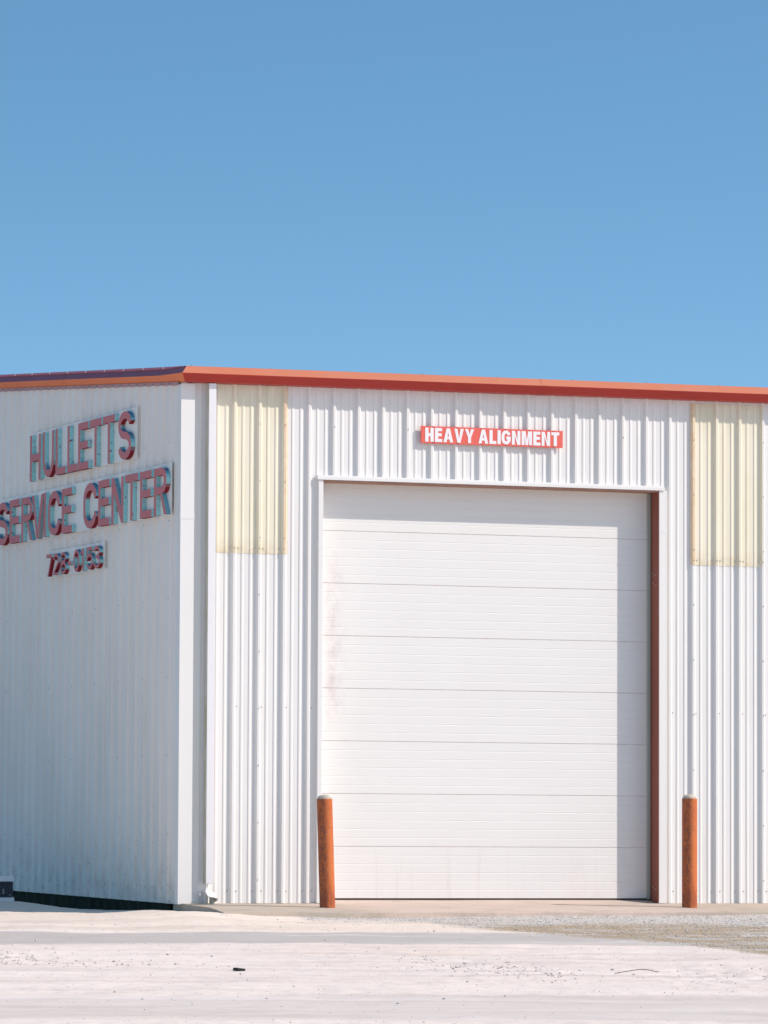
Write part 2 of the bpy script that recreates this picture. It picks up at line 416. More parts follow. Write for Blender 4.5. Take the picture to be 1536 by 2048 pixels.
# ------------------------------------------------------------------ building
W_, D_ = 24.0, 18.0; EAVE = 5.965; PITCHR = .0737; RIDGE = 9.0
P = .3048; C0 = .645
B = empty('metal_building', (0, 0, 0), 'white ribbed metal workshop building with orange eave trim and a big white door', 'building')
def rake(y): return EAVE + PITCHR*(y if y <= RIDGE else 2*RIDGE-y)
def prof_pts(a, b, phase):
    """breakpoints (s, height) of the ribbed sheet between a and b"""
    bp = []
    i0 = int((a-phase)/P)-2
    for i in range(i0, int((b-phase)/P)+3):
        c = phase+P*i
        bp += [(c-.036, 0), (c-.014, .032), (c+.014, .032), (c+.036, 0)]
        for q in (.34, .665):
            mm = c+P*q; bp += [(mm-.020, 0), (mm-.009, .0065), (mm+.009, .0065), (mm+.020, 0)]
    def h(x):
        for (x0, h0), (x1, h1) in zip(bp, bp[1:]):
            if x0 <= x <= x1: return h0+(h1-h0)*(x-x0)/(x1-x0)
        return 0
    return [(a, h(a))] + [p for p in bp if a+1e-4 < p[0] < b-1e-4] + [(b, h(b))]
def sheet(mb, a, b, z0, z1, to_world, phase=C0, off=0.0, mi=0, zs=None):
    pts = prof_pts(a, b, phase)
    zf0 = z0 if callable(z0) else (lambda s: z0); zf1 = z1 if callable(z1) else (lambda s: z1)
    r0 = [to_world(s, h+off, zf0(s)) for s, h in pts]; r1 = [to_world(s, h+off, zf1(s)) for s, h in pts]
    mb.extrude_profile([r0, r1] if True else 0, mi)
front = lambda s, h, z: (s, -h, z)
side = lambda s, h, z: (-h, s, z)
right = lambda s, h, z: (W_+h, s, z)
back = lambda s, h, z: (s, D_+h, z)
def screw(mb, x, y, z, n='F', r=.0065, mi=1):
    """hex head with washer"""
    k = 6; ring = lambda rr, d: [((x+rr*math.cos(q*math.tau/k), y-d, z+rr*math.sin(q*math.tau/k)) if n == 'F' else (x-d, y+rr*math.cos(q*math.tau/k), z+rr*math.sin(q*math.tau/k))) for q in range(k)]
    a, b, c = ring(r*1.3, .001), ring(r*1.15, .003), ring(r*.8, .008)
    mb.extrude_profile([a, b, c], mi, closed=True)
    mb.face(c, mi)

f = MB()
sheet(f, .0, 1.70, .012, 6.0, front)
sheet(f, 1.70, 5.995, 4.93, 6.0, front)
sheet(f, 5.995, W_, .012, 6.0, front)
DL, DR = 1.722, 5.972
for i in range(-1, 60):                                     # fasteners
    c = C0+P*i
    if c > 12: break
    indoor = DL-.06 < c < DR+.1
    if not indoor:
        for s_ in (-.055, .055):
            if c+s_ > .5: screw(f, c+s_, -.0005, .155 + random.uniform(-.004, .004))
        if c > .5: screw(f, c+.045, -.0005, 2.262+random.uniform(-.006, .006))
    else: pass
    if i % 3 == 1 and c > .5:
        z = .35 + .12*random.random()
        z = 5.52
        while z > .2:
            if not (indoor and z < 5.0): screw(f, c+.004, -.0325, z, r=.006)
            z -= .655
f.build('front_wall', [M['white'], M['screw']], B)

s = MB()
bz = lambda y: .0 + .0145*min(y, 9)
sheet(s, .075, D_, bz, rake, side, phase=.02)
for j in range(0, 40):
    c = .02+P*j
    for q in (-.055, .055):
        if c+q > .15: screw(s, -.0005, c+q, .175+.0145*c+random.uniform(-.005, .005), 'S')
    if j % 3 == 1:
        z = 5.3
        while z > .4: screw(s, -.0325, c, z, 'S', .006); z -= .9
    if c > .15: screw(s, -.0005, c+.05, 2.3+random.uniform(-.006, .006), 'S')
s.build('side_wall', [M['side'], M['screw']], B)
r_ = MB(); sheet(r_, 0, D_, .0, rake, right); r_.build('end_wall', M['white'], B)
r_ = MB(); sheet(r_, 0, W_, .0, EAVE, back); r_.build('rear_wall', M['white'], B)
fo = MB()
fo.box(.03, W_-.03, .29, .35, -.6, .05); fo.box(.03, .20, .02, D_-.03, -.6, .16); fo.box(W_-.2, W_-.03, .03, D_-.03, -.6, .16)
fo.box(.2, W_-.2, D_-.2, D_-.03, -.6, .16)
fo.build('foundation', M['found'], B)
# roof
ro = MB()
for a0, a1 in ((-.02, RIDGE), (RIDGE, D_+.02)):
    ro.extrude_profile([[(x, y, rake(y)+.125+(.03 if k % 4 in (1, 2) else 0)) for y in (a0, a1)] for k, x in
                        enumerate([xx for i in range(int(W_/P)) for xx in (i*P, i*P+.03, i*P+.06, i*P+.09)])], 0)
ro.build('roof', M['roof'], B)

# eave gutter (front) and rake trim (gable), mitred at the corner
gd = [(-.05, 6.150), (.12, 6.150), (.135, 6.146), (.220, 6.061), (.217, 6.052), (.150, 5.970), (.0, 5.966)]       # (out of the wall, z)
re = [(-.06, .195), (-.005, .170), (-.012, .158), (.066, .087), (.062, .079), (.012, .006), (.0, .001)]
tilt = lambda x: .0034*min(x, 10)
gu = MB()
xsg = [None, 1.0, 3.0, 5.0, 7.0, 9.0, 12, 18, W_+.05]
rings = []
for x in xsg:
    rings.append([((-e_[0] if x is None else x), -d_, z + (0 if x is None else tilt(x)) + (random.uniform(-.002, .002) if x else 0)) for (d_, z), e_ in zip(gd, re)])
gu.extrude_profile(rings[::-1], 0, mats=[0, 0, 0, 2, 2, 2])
gu.face([(W_+.05, -d_, z+tilt(W_)) for d_, z in gd])
for xj in (4.43, 10.6):                                      # lapped joints
    lap = [[(xx, -(d_+.0025), z+tilt(xj)+(.0025 if k < 3 else -.0015)) for k, (d_, z) in enumerate(gd[1:])] for xx in (xj+.03, xj-.03)]
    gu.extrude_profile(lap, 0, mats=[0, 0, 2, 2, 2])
    for k in range(3): screw(gu, xj, -.192+.0*k, 6.085+tilt(xj)-.0, r=.004, mi=1) if k == 0 else None
for i in range(14):
    screw(gu, .08+i*.95, -.124, 6.152+tilt(i*.95), r=.006)
    gu.box(.08+i*.95-.006, .08+i*.95+.006, -.118, -.106, 6.152+tilt(.95*i), 6.160+tilt(.95*i), 1)
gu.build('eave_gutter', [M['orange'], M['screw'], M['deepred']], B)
rk = MB()
rings = [[(-e_, -d_, z) for (d_, z), (e_, _) in zip(gd, re)]]
for y in (.6, 2, 4, 5.2, 7, RIDGE, 11, 14, D_+.1):
    rings.append([(-e_, y, rake(y)+dz) for e_, dz in re])
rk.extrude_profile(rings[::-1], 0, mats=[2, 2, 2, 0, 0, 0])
for yj in (4.42, 8.6):
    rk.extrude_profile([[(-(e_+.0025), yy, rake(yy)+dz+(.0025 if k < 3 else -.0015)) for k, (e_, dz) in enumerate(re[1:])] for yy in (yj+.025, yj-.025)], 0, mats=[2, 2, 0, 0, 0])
for i in range(22):
    y = -.05+i*.74; rk.box(.0, .014, y-.007, y+.007, rake(y)+.165, rake(y)+.187, 1)
rk.build('rake_trim', [M['rakeorange'], M['screw'], M['rakeplum']], B)
fl = MB()                                                   # lower flange of the rake trim, pressed down between the ribs
n_ = 8; top, bot = [], []
for j in range(int(D_/P*n_)):
    y = .02 + P*j/n_; ph = (j % n_)/n_
    if y > D_-.02: break
    dip = .010*math.sin(math.pi*ph)
    top.append((-.036+dip*.5, y, rake(y)+.008)); bot.append((-.037+dip, y, rake(y)-.026-.007*math.sin(math.pi*ph)))
fl.idx(top+bot, [(i, i+len(top), i+len(top)+1, i+1)[::-1] for i in range(len(top)-1)])
for j in range(0, 50): screw(fl, -.037, .02+P*j, rake(P*j)-.008, 'S', .007, 1)
fl.build('rake_flange', [M['pinkflange'], M['rubber']], B)

# corner trim
ct = MB()
ct.box(-.016, .150, -.040, -.034, .0, 5.955); ct.box(-.016, -.008, -.034, .078, .0, 5.95)
ct.box(-.019, .153, -.043, -.0335, 4.40, 4.46)              # lap joint
ct.box(.144, .150, -.034, -.002, .0, 5.955)
ct.build('corner_trim', M['trim'], B)

# downspout with kicked-out foot
t = Mat('downspout_paint'); sx = t.sep()
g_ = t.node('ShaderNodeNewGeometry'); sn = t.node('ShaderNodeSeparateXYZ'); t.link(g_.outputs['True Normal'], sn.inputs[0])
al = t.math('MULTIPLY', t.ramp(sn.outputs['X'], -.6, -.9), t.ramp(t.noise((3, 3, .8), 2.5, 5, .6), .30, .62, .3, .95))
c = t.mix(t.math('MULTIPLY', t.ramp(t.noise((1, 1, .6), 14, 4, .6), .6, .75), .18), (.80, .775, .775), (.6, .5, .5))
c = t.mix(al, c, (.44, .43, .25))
t.color(c).surf(.45, .4); M['spout'] = t.m
ds = MB(); ds.box(.293, .383, -.118, -.030, .235, 5.962, 0, .004)
dso = ds.build('downspout', M['spout'], B)
el = MB()
# flared boot of the broken foot: open box tipped outwards
p0 = [(.283, -.128, .150), (.393, -.128, .138), (.393, -.028, .160), (.283, -.028, .172)]
p1 = [(.300, -.225, .062), (.418, -.225, .045), (.418, -.060, .020), (.300, -.060, .035)]
p2 = [(.30, -.21, .062), (.40, -.21, .050)]
el.idx([(.284, -.122, .155), (.388, -.122, .142), (.294, -.200, .092), (.408, -.200, .072),
        (.284, -.030, .155), (.388, -.030, .142), (.408, -.08, .022), (.412, -.19, .040)],
       [(0, 2, 3, 1), (4, 0, 1, 5), (1, 3, 7, 6, 5), (4, 5, 6), (0, 4, 2)])
el.idx([(.284, -.122, .149), (.388, -.122, .136), (.294, -.199, .086), (.407, -.198, .066)], [(0, 1, 3, 2)])
el.build('outlet', M['trim'], dso)
bk = MB(); bk.box(.350, .392, -.135, -.070, -.01, .115, 0, .004)
bk.build('outlet_stub', M['stop'], dso)

# skylight panels over the ribs
for nm_, x0, x1, lab, edge in (('skylight_panel', .430, 1.300, 'yellowed translucent panel at the left end near the downspout', 1),
                               ('skylight_panel', 6.420, 7.345, 'yellowed translucent panel right of the door', 0)):
    k = MB(); sheet(k, x0, x1, 4.025, 5.962, front, off=.004)
    c_e = C0+P*2 if edge else C0+P*19
    # sun-baked outermost rib
    pts = [(c_e-.036, .0), (c_e-.014, .032), (c_e+.014, .032), (c_e+.036, .0)]
    if edge: pts = pts[1:]
    else: pts = pts[:4]
    k.extrude_profile([[(a_, -(h_+.0065), z_) for a_, h_ in pts] for z_ in (4.03, 5.955)], 2)
    i = 0
    while C0+P*i < x1+.05:
        c_ = C0+P*i
        for q in (-.055, .055):
            if x0 < c_+q < x1: screw(k, c_+q, -.0045, 4.085)
        if x0 < c_ < x1+.02:
            screw(k, c_, -.0365, 4.085)
        i += 1
    zz = 5.52
    while zz > 4.2: screw(k, c_e+.004, -.039, zz, r=.006); zz -= .655
    tag(k.build(nm_, [M['fibre'], M['screw'], M['fibre_edge']], B), lab)

# door frame
h = MB(); h.box(1.650, 6.035, -.062, .0, 4.905, 4.952, 0, .003); h.box(1.645, 6.045, -.070, -.060, 4.898, 4.935, 0, .002)
h.build('header_trim', M['trim'], B)
h = MB(); h.box(DL+.002, DR, -.058, .20, 4.880, 4.897); h.build('head_channel', mk_stone('head_channel_paint', (.42, .25, .19), (.34, .19, .14)), B)
h = MB(); h.box(1.664, DL, -.055, -.0, .012, 4.897, 0, .003); h.box(DL-.006, DL-.0005, .001, .20, .02, 4.897)
h.build('jamb_trim', M['trim'], B)
h = MB(); h.box(DR+.004, 6.075, -.055, .0, .012, 4.897, 0, .003); h.box(DR+.004, 6.078, -.0575, -.0535, 4.40, 4.45)
h.build('jamb_trim', M['trim'], B)
h = MB(); h.box(DR-.002, DR+.003, -.052, .198, .02, 4.880)
for z in (.18, .30, .30, 3.9, 3.78): 
    for yy in (.02, .10): screw(h, DR-.002, yy, z+.02*(yy > .05), 'S', .008)
h.build('door_jamb', [M['redbrown'], M['screw']], B)
h = MB(); h.box(5.925, DR-.003, .168, .196, .056, 4.875, 0, .003); h.box(5.962, DR-.004, .156, .167, .056, 4.875, 1)
h.build('door_stop', [M['stop'], M['rubber']], B)
h = MB(); h.box(DL+.003, DL+.03, .170, .196, .056, 4.875, 0, .003); h.build('door_stop', M['trim'], B)

# sectional overhead door
door = MB()
Z0, PH, YD = .055, .6105, .20
dm = MB(); dm.box(DL+.001, DR-.001, YD+.02, YD+.05, Z0, 4.93)
dr = bpy.data.objects.new('overhead_door', None); C.objects.link(dr); dr.parent = B; dr.location = (DL, YD, 0)
def section(z0, z1):
    mb = MB(); x0, x1 = DL+.002, DR-.002
    ring = [(YD+.03, z0+.0005)]
    ring += [(YD+.004, z0+.0015), (YD, z0+.0045)]
    nb = 6; hh = (z1-z0)/nb
    for k in range(1, nb):
        zc = z0+hh*k
        ring += [(YD, zc-.008), (YD+.002, zc-.003), (YD+.002, zc+.001), (YD-.0005, zc+.004), (YD, zc+.008)]
    ring += [(YD, z1-.0045), (YD+.004, z1-.0015), (YD+.03, z1-.0005)]
    xs_ = [x0+(x1-x0)*k/12 for k in range(13)]
    mb.extrude_profile([[(x, y, z) for y, z in ring] for x in xs_[::-1]], 0)
    return mb
rr = MB()
for k in range(8):
    mb = section(Z0+PH*k+.0022 if k else Z0+.010, min(Z0+PH*(k+1)-.0012, 4.94))
    for v in range(len(mb.v)): pass
    o = mb.build('door_section', M['door'], B)
    o.parent = dr; o.data.transform(Matrix.Translation((-DL, -YD, 0)))
sl_ = MB(); sl_.box(DL+.003, DR-.003, YD+.006, YD+.03, Z0-.004, Z0+.014, 0, .002)
o = sl_.build('bottom_seal', M['rubber'], B); o.parent = dr; o.data.transform(Matrix.Translation((-DL, -YD, 0)))
sl_ = MB(); sl_.box(DL+.003, DR-.003, YD+.006, YD+.034, Z0, 4.93)
o = sl_.build('door_core', mk_stone('joint_rust', (.74, .64, .61), (.62, .50, .47)), B); o.parent = dr; o.data.transform(Matrix.Translation((-DL, -YD, 0)))

# ------------------------------------------------------------------ lettering
def arc(cx, cy, rx, ry, a0, a1, n=14):
    return [(cx+rx*math.cos(R(a0+(a1-a0)*i/n)), cy+ry*math.sin(R(a0+(a1-a0)*i/n))) for i in range(n+1)]
def ribbon(pts, s, lim=2.2):
    q = [pts[0]]
    for p in pts[1:]:
        if math.hypot(p[0]-q[-1][0], p[1]-q[-1][1]) > 1e-4: q.append(p)
    Lf, Rt = [], []
    for i, p in enumerate(q):
        def nrm(a, b):
            l = math.hypot(b[0]-a[0], b[1]-a[1]); return (-(b[1]-a[1])/l, (b[0]-a[0])/l)
        n1 = nrm(q[i-1], p) if i else None; n2 = nrm(p, q[i+1]) if i < len(q)-1 else None
        if n1 is None: nn, k = n2, 1
        elif n2 is None: nn, k = n1, 1
        else:
            mx, my = n1[0]+n2[0], n1[1]+n2[1]; l = math.hypot(mx, my) or 1; nn = (mx/l, my/l)
            k = min(lim, 1/max(.2, nn[0]*n1[0]+nn[1]*n1[1]))
        Lf.append((p[0]+nn[0]*s/2*k, p[1]+nn[1]*s/2*k)); Rt.append((p[0]-nn[0]*s/2*k, p[1]-nn[1]*s/2*k))
    return [Lf+Rt[::-1]]
def glyph(ch, w, h, s, t=None):
    """outline loops (first outer, rest holes); w x h box, stem s, bar t"""
    t = t or s
    if ch == 'H': y0, y1 = h*.5-t/2, h*.5+t/2; return [[(0,0),(s,0),(s,y0),(w-s,y0),(w-s,0),(w,0),(w,h),(w-s,h),(w-s,y1),(s,y1),(s,h),(0,h)]]
    if ch == 'E': return [[(0,0),(w,0),(w,t),(s,t),(s,h*.52-t/2),(w*.93,h*.52-t/2),(w*.93,h*.52+t/2),(s,h*.52+t/2),(s,h-t),(w*.98,h-t),(w*.98,h),(0,h)]]
    if ch == 'L': return [[(0,0),(w,0),(w,t),(s,t),(s,h),(0,h)]]
    if ch == 'T': return [[(w/2-s/2,0),(w/2+s/2,0),(w/2+s/2,h-t),(w,h-t),(w,h),(0,h),(0,h-t),(w/2-s/2,h-t)]]
    if ch == 'I': return [[(0,0),(s,0),(s,h),(0,h)]]
    if ch == 'V': return [[(w/2-s*.52,0),(w/2+s*.52,0),(w,h),(w-s*1.06,h),(w/2,s*1.25),(s*1.06,h),(0,h)]]
    if ch == 'Y': return [[(w/2-s/2,0),(w/2+s/2,0),(w/2+s/2,h*.41),(w,h),(w-s*1.12,h),(w/2,h*.60),(s*1.12,h),(0,h),(w/2-s/2,h*.41)]]
    if ch == 'A':
        y0, y1 = h*.22, h*.22+t*.85
        ix = lambda y: (w/2-s*.52)*y/h+s*1.06*(1)           # inner left edge
        k = (w/2)/ (h*1.0)
        il = lambda y: s*1.06 + (w/2-s*1.06)*y/(h-s*1.25)
        return [[(0,0),(s*1.06,0),(il(y0)-.0,y0),(w-il(y0),y0),(w-s*1.06,0),(w,0),(w/2+s*.56,h),(w/2-s*.56,h)],
                [(il(y1),y1),(w-il(y1),y1),(w/2,h-s*1.25)]]
    if ch == 'M': return [[(0,0),(s,0),(s,h*.72),(w/2-s*.45,0),(w/2+s*.45,0),(w-s,h*.72),(w-s,0),(w,0),(w,h),(w-s*1.35,h),(w/2,h*.33),(s*1.35,h),(0,h)]]
    if ch == 'N': return [[(0,0),(s,0),(s,h*.68),(w-s*1.05,0),(w,0),(w,h),(w-s,h),(w-s,h*.32),(s*1.05,h),(0,h)]]
    if ch == 'U':
        r = w/2
        return [[(0,h)]+arc(r, r*1.05, r, r*1.05, 180, 360)+[(w,h),(w-s,h)]+arc(r, r*1.05, r-s, r*1.05-t, 360, 180)+[(s,h)]]
    if ch == 'C':
        rx = w/2-s/2; ry = min(h*.30, rx*1.35); cx = w/2
        return ribbon(arc(cx, h-ry-t/2, rx, ry, 8, 180)+arc(cx, ry+t/2, rx, ry, 180, 352), s)
    if ch == 'G':
        rx = w/2-s/2; ry = min(h*.32, rx*1.2); cx = w/2
        return ribbon(arc(cx, h-ry-t/2, rx, ry, 15, 180)+arc(cx, ry+t/2, rx, ry, 180, 350)+[(w-s/2, h*.46), (w*.52, h*.46)], s)
    if ch == 'S':
        rx = w/2-s/2; ry = (h-t)/4; cx = w/2
        up_ = arc(cx, h-t/2-ry, rx, ry, 10, 245, 16); lo = arc(cx, t/2+ry, rx, ry, 65, -170, 16)
        return ribbon(up_+lo, s)
    if ch == 'R':
        yb = h*.44; ry = (h-yb)/2; rx = min(w*.5, ry*1.1); xb = w-rx-.02*w
        o = [(0,0),(s,0),(s,yb),(w*.50,yb),(w-s*1.06,0),(w,0),(w*.50+s*.75,yb+s*.12)]+arc(xb, yb+ry, rx, ry, -62, 90, 10)+[(0,h)]
        return [o, [(s,yb+t),(xb,yb+t)]+arc(xb, yb+ry, max(rx-s,.004), ry-t, -80, 80, 8)+[(xb,h-t),(s,h-t)]]
    if ch == '0': return [arc(w/2, h/2, w/2, h/2, 0, 360, 26)[:-1], arc(w/2, h/2, w/2-s, h/2-t, 0, 360, 22)[:-1]]
    if ch == '8':
        cx = w/2; r1 = h*.26; r2_ = h*.285; c1, c2 = h-r1, r2_
        o = arc(cx, c1, w*.46, r1, -52, 232, 22)+arc(cx, c2, w*.5, r2_, 128, 412, 24)
        return [o, arc(cx, c1, w*.46-s, r1-t*.9, 0, 360, 14)[:-1], arc(cx, c2, w*.5-s, r2_-t*.9, 0, 360, 14)[:-1]]
    if ch == '7': return [[(w*.22,0),(w*.22+s*1.05,0),(w,h-t),(w,h),(0,h),(0,h-t),(w-s*1.1,h-t)]]
    if ch == '1': return [[(w*.55,0),(w,0),(w,h),(w*.62,h),(0,h*.83),(0,h*.70),(w*.55,h*.78)]]
    if ch == '2':
        rx = w/2-s/2; ry = h*.25; cy = h-ry-t/2
        return ribbon(arc(w/2, cy, rx, ry, 170, -25, 14)+[(s*.6, t/2), (w, t/2)], s, 1.5)
    if ch == '3':
        cx = w*.46; r1, r2_ = h*.26, h*.285; c1, c2 = h-r1, r2_
        o = arc(cx, c1, w*.5, r1, 165, -50, 16)+arc(cx, c2, w*.54, r2_, 50, -165, 16)
        i = arc(cx, c2, w*.54-s, r2_-t, -160, 75, 12)+[(cx-.12*w, h*.5-t*.15), (cx-.12*w, h*.5+t*.35)]+arc(cx, c1, w*.5-s, r1-t, -70, 160, 12)
        return [o+i]
    if ch == '5':
        rx = w/2-s/2; ry = h*.29
        return ribbon([(w*.95, h-t/2), (s*.75, h-t/2), (s*.6, h*.50)]+arc(w/2, ry+t/2, rx, ry, 118, -160, 16), s, 1.6)
    if ch == '-': return [[(0,h*.38),(w,h*.38),(w,h*.38+t),(0,h*.38+t)]]
def solid(mb, loops, tow, d0, d1, mf=0, ms=1):
    """extrude 2D loops between depths d0 (back) and d1 (front)"""
    tris = tessellate_polygon([[Vector((x, y, 0)) for x, y in lp] for lp in loops])
    flat = [p for lp in loops for p in lp]
    ft = [tow(x, y, d1) for x, y in flat]
    n = (Vector(tow(1, 0, 0))-Vector(tow(0, 0, 0))).cross(Vector(tow(0, 1, 0))-Vector(tow(0, 0, 0)))
    out = Vector(tow(0, 0, 1))-Vector(tow(0, 0, 0)); sg = n.dot(out)
    fc = []
    for t3 in tris:
        a, b, c = [Vector((*flat[i], 0)) for i in t3]
        ccw = (b-a).cross(c-a).z
        if abs(ccw) < 1e-12: continue
        fc.append(t3 if ccw*sg > 0 else t3[::-1])
    mb.idx(ft, fc, mf)
    mb.idx([tow(x, y, d0) for x, y in flat], [q[::-1] for q in fc], mf)
    b = 0
    for li, lp in enumerate(loops):
        A = sum(lp[i][0]*lp[(i+1) % len(lp)][1]-lp[(i+1) % len(lp)][0]*lp[i][1] for i in range(len(lp)))
        for i in range(len(lp)):
            p, q = lp[i], lp[(i+1) % len(lp)]
            qd = [tow(*p, d1), tow(*p, d0), tow(*q, d0), tow(*q, d1)]
            flip = (A > 0) == (li == 0)
            if sg < 0: flip = not flip
            mb.face(qd if flip else qd[::-1], ms)

def letter_sign(name, label, text, spans, z0, z1, panel, s, t, depth):
    y_left, y_right = panel[0], panel[1]
    e = empty(name, (-.03, (y_left+y_right)/2, z0), label, 'sign')
    pb = MB(); pb.box(-.039, -.0335, y_right, y_left, panel[2], panel[3], 0, .0012)
    pb.build('backing_panel', M['panel'], e)
    H = z1-z0; k = 0
    for ch, (ya, yb) in zip(text, spans):
        w_ = ya-yb
        dz = random.uniform(-.004, .004)
        tow = lambda x, y, d, ya=ya, dz=dz: (-.0395-d, ya-x, z0+dz+y)
        mb = MB(); solid(mb, glyph(ch, w_, H, s if ch != '-' else s, t), tow, 0, depth)
        mb.build('hyphen' if ch == '-' else ('digit' if ch.isdigit() else 'letter'), [M['lred'], M['lside']], e)
    return e
sp1 = [(5.61, 5.15), (5.07, 4.60), (4.53, 4.12), (4.05, 3.64), (3.62, 3.20), (3.15, 2.70), (2.64, 2.18), (2.05, 1.56)]
letter_sign('letter_sign', 'white panel with raised red letters reading HULLETTS, topmost on the side wall', 'HULLETTS', sp1, 5.205, 5.775, (5.63, 1.49, 5.200, 5.812), .088, .086, .053)
sp2 = [(7.02, 6.54), (6.46, 6.02), (5.95, 5.49), (5.50, 5.02), (5.00, 4.885), (4.82, 4.33), (4.26, 3.84), (3.39, 2.87), (2.80, 2.36), (2.29, 1.83), (1.77, 1.29), (1.21, .78), (.70, .24)]
letter_sign('letter_sign', 'long white panel with raised red letters reading SERVICE CENTER on the side wall', 'SERVICECENTER', sp2, 4.47, 5.015, (7.12, .215, 4.462, 5.065), .088, .086, .053)
sp3 = [(4.90, 4.67), (4.62, 4.39), (4.33, 4.09), (4.02, 3.87), (3.79, 3.56), (3.50, 3.37), (3.27, 3.03), (2.98, 2.74)]
letter_sign('letter_sign', 'small white panel with raised red digits 728-0153, lowest on the side wall', '728-0153', sp3, 3.972, 4.245, (4.93, 2.70, 3.960, 4.290), .040, .040, .046)

# HEAVY ALIGNMENT board
sg = empty('board_sign', (3.83, -.035, 5.36), 'red board with bold white words HEAVY ALIGNMENT above the big door', 'sign')
SX0, SX1, SZ0, SZ1 = 2.936, 4.731, 5.365, 5.567
sb = MB(); sb.box(SX0, SX1, -.052, -.0335, SZ0, SZ1, 0, .0015)
for i in (7, 9, 11, 13):
    pass
for i in range(8, 14):
    for z in (SZ0+.010, SZ1-.008): screw(sb, C0+P*i+.004, -.052, z, r=.0045, mi=1)
sb.build('sign_board', [M['signred'], M['dark']], sg)
words = 'HEAVY ALIGNMENT'
wd = {'H': .098, 'E': .084, 'A': .112, 'V': .108, 'Y': .108, 'L': .080, 'I': .033, 'G': .106, 'N': .100, 'M': .122, 'T': .094, ' ': .022}
gap = .0145; tot = sum(wd[c_] for c_ in words)+gap*(len(words)-1)
span = 1.700; kx = span/tot; x = SX0+.050; H = .164; lb = MB()
def put_word():
    lb.build('lettering', M['signwhite'], sg)
for c_ in words:
    w_ = wd[c_]*kx
    if c_ != ' ':
        solid(lb, glyph(c_, w_, H, .041 if c_ in 'HEILT' else .037, .036), lambda a_, b_, d_, x=x: (x+a_, -.0522-d_, SZ0+.019+b_), 0, .002, 0, 0)
    else: put_word(); lb = MB()
    x += w_+gap*kx
put_word()

# ------------------------------------------------------------------ bollards
def bollard(x, y, lean, label, seed, ht=1.275):
    zb = apron_z(y)
    e = empty('bollard', (x, y, zb), label, 'bollard', 'rusty pipe bollards guarding the door')
    e.rotation_euler = (0, -lean, seed*.0)
    n = 40; r = .0885; mb = MB()
    rnd = random.Random(seed); zs = [-.06, .0, .01] + [.08*k for k in range(1, 15)] + [ht-.060, ht-.052]
    rings = []
    for z in zs:
        rings.append([((r+(.0006*mn.noise(Vector((math.cos(q*math.tau/n)*2+seed, math.sin(q*math.tau/n)*2, z*4)))))*math.cos(q*math.tau/n) , r*math.sin(q*math.tau/n), z) for q in range(n)])
    mb.extrude_profile(rings, 0, closed=True, caps=True, smooth=True)
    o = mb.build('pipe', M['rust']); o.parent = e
    mb = MB(); rings = []
    for k in range(9):
        q_ = k/8*math.pi/2*.98
        rings.append([((.0855*math.cos(q_)+.0025*mn.noise(Vector((a_*.7, k*.6, seed))))*math.cos(a_*math.tau/n), (.0855*math.cos(q_)+.0025*mn.noise(Vector((a_*.7, k*.6, seed))))*math.sin(a_*math.tau/n), ht-.054+.054*math.sin(q_)) for a_ in range(n)])
    mb.extrude_profile(rings, 0, closed=True, caps=True, smooth=True)
    o = mb.build('concrete_cap', M['cap']); o.parent = e
    return e
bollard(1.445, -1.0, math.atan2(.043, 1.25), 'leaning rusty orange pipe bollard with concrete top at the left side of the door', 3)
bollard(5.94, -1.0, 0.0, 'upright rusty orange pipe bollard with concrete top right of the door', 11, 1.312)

# ------------------------------------------------------------------ low dark crate at the far left
BX, BY = -1.04, 3.0
cr_ = empty('equipment_crate', (BX-.5, BY+.3, ground_z(BX-.5, BY+.3)), 'low dark speckled crate with pale top and bottom rails beside the side wall', 'crate')
t = Mat('speckled_dark_board')
t.color(t.mix(t.ramp(t.noise((1, 1, 1), 26, 5, .7), .60, .66), (.018, .022, .035), (.45, .5, .55))).surf(.6); M['speck'] = t.m
M['rail'] = painted('pale_rail', (.80, .82, .82), (.55, .57, .58), .4)
q = MB(); q.box(BX-1.1, BX-.008, BY+.008, BY+.55, .045, .232); q.build('crate_body', M['speck'], cr_)
q = MB(); q.box(BX-1.11, BX, BY, BY+.56, .233, .300, 0, .006); q.build('lid', M['rail'], cr_)
q = MB(); q.box(BX-1.11, BX+.006, BY-.006, BY+.56, -.012, .044, 0, .006); q.box(BX-1.10, BX, BY, BY+.55, -.075, -.014, 0, .006); q.build('base_rail', M['rail'], cr_)

# ------------------------------------------------------------------ stones, debris
def pebble(mb, x, y, r, mi, zoff=0.0):
    z = ground_z(x, y)+zoff
    k = [Vector(v).normalized() for v in ((0,0,1),(1,0,.2),(.3,1,.1),(-.8,.6,.15),(-.8,-.6,.1),(.3,-1,.2),(0,0,-1))]
    ang = random.uniform(0, 6.28); ca, sa = math.cos(ang), math.sin(ang); sx, sy, sz = r*random.uniform(.8, 1.5), r*random.uniform(.7, 1.1), r*random.uniform(.45, .8)
    vs = []
    for v in k:
        v = v*random.uniform(.8, 1.15); a_, b_, c_ = v.x*sx, v.y*sy, v.z*sz
        vs.append((x+a_*ca-b_*sa, y+a_*sa+b_*ca, z+c_+r*.25))
    mb.idx(vs, [(0,1,2),(0,2,3),(0,3,4),(0,4,5),(0,5,1),(6,2,1),(6,3,2),(6,4,3),(6,5,4),(6,1,5)], mi)
def frame_pos(d, u):                                        # lot coordinates to world
    return CAM.x + d*FX + u*FY, CAM.y + d*FY - u*FX
gr = MB()
edge_pts = [(-2.0, 60.0), (-1.14, 56.9), (-.81, 55.2), (.38, 54.95), (1.09, 53.5), (1.71, 52.5), (3.09, 50.6), (3.73, 48.6), (5.0, 46.5)]
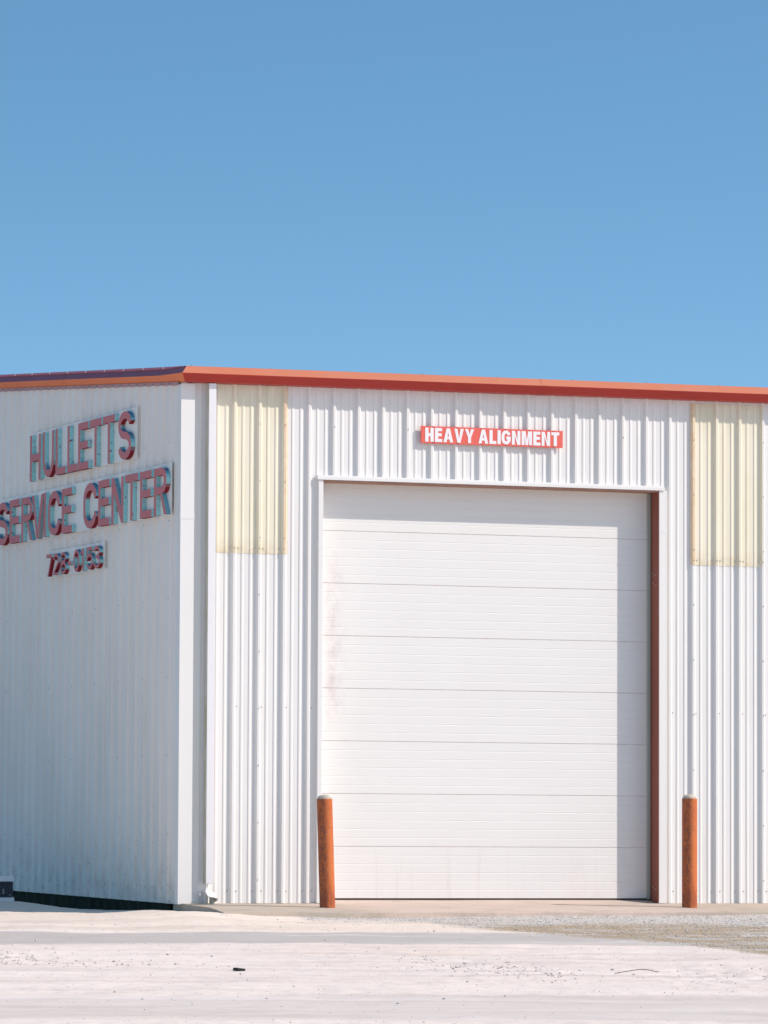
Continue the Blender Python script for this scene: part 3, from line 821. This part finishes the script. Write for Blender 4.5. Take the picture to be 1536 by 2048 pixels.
def edge_d(u):
    if u <= -2: return 60
    for (a_, b_), (c_, d_) in zip(edge_pts, edge_pts[1:]):
        if u <= c_: return b_+(d_-b_)*(u-a_)/(c_-a_)
    return 46.5
cnt = 0
while cnt < 15000:
    u = random.uniform(-1.3, 7.5); d = random.uniform(47, 58)
    if d < edge_d(u)+random.uniform(-.2, .3): continue
    x, y = frame_pos(d, u)
    if y > -1.53: continue
    pebble(gr, x, y, random.choice((.005, .006, .008, .010)) * (1.0 if random.random() < .99 else 1.8), 0 if random.random() < .85 else 1); cnt += 1
for i in range(9000):                                       # scattered over the pale lot
    d = random.uniform(34, 56); u = random.uniform(-7, 7); x, y = frame_pos(d, u)
    if y > -1.6 and x > -.2: continue
    if random.random() < (.75 if (50.3 < d < 52.5 or 38.9 < d < 41.9) else 0): continue
    pebble(gr, x, y, random.choice((.003, .004, .005, .007)) * (1 if random.random() < .97 else 2.4), 1 if random.random() < .12 else (0 if random.random() < .3 else 2))
for cx_, cy_, n_, sd, su in ((-.88, -11.14, 150, .9, .30), (-.55, -12.2, 90, .7, .16), (-4.5, -8.3, 130, .7, .20), (-4.3, -9.4, 120, .35, .5), (.9, -12.9, 60, 1.3, .5), (1.0, -14.6, 50, 1.2, .4)):
    for i in range(n_):
        a_, b_ = random.gauss(0, sd), random.gauss(0, su)
        x, y = cx_+a_*FX*.8+b_*FY, cy_+a_*FY-b_*FX
        pebble(gr, x, y, random.choice((.006, .009, .012, .015)), (1 if random.random() < .22 else 2))
tag(gr.build('gravel_stones', [M['stone'], M['stone_dark'], M['clod']]), kind='stuff')

# twig or wire lying on the lot
tw = MB(); pts = []
n_ = 16; ax, ay = -.06, -12.48; bx, by = .44, -12.37
for i in range(n_+1):
    f_ = i/n_; x = ax+(bx-ax)*f_; y = ay+(by-ay)*f_
    pts.append(Vector((x, y + .05*math.sin(f_*7), ground_z(x, y)+.006+.028*math.exp(-((f_-.55)/.28)**2))))
rings = []
for i, p in enumerate(pts):
    r_w = .0045*(1-.5*abs(i/n_-.7))
    rings.append([(p.x, p.y+r_w*math.cos(a_*math.tau/6), p.z+r_w*math.sin(a_*math.tau/6)) for a_ in range(6)])
tw.extrude_profile(rings, 0, closed=True, caps=True, smooth=True)
c0 = pts[3]
tw.extrude_profile([[(c0.x-.02*k, c0.y-.03*k+.003*math.cos(a_*math.tau/5), c0.z+.002*k+.003*math.sin(a_*math.tau/5)) for a_ in range(5)] for k in range(4)], 0, closed=True, caps=True)
M['twig'] = Mat('dry_twig').color((.16, .12, .10)).surf(.9).m
tag(tw.build('twig', M['twig'], loc=(.19, -12.42, ground_z(.19, -12.42))), 'thin dark bent twig lying on the pale gravel lot', 'twig')
# dark scrap
dsx, dsy = -3.16, -11.05; zc = ground_z(dsx, dsy)
ds_ = MB()
ol = [(-.062, -.02), (-.03, -.05), (.05, -.045), (.066, .0), (.03, .045), (-.045, .04)]
ds_.idx([(dsx+a_, dsy+b_, zc+.004) for a_, b_ in ol]+[(dsx+a_*.9, dsy+b_*.9, zc+.018+.010*(a_ < 0)) for a_, b_ in ol],
        [tuple(range(6, 12)), tuple(range(5, -1, -1))]+[(i, (i+1) % 6, 6+(i+1) % 6, 6+i) for i in range(6)])
tag(ds_.build('rubber_scrap', mk_stone('scrap_rubber', (.05, .055, .05), (.03, .03, .03)), loc=(dsx, dsy, zc)), 'small dark flat scrap lying on the pale lot at lower left', 'scrap')
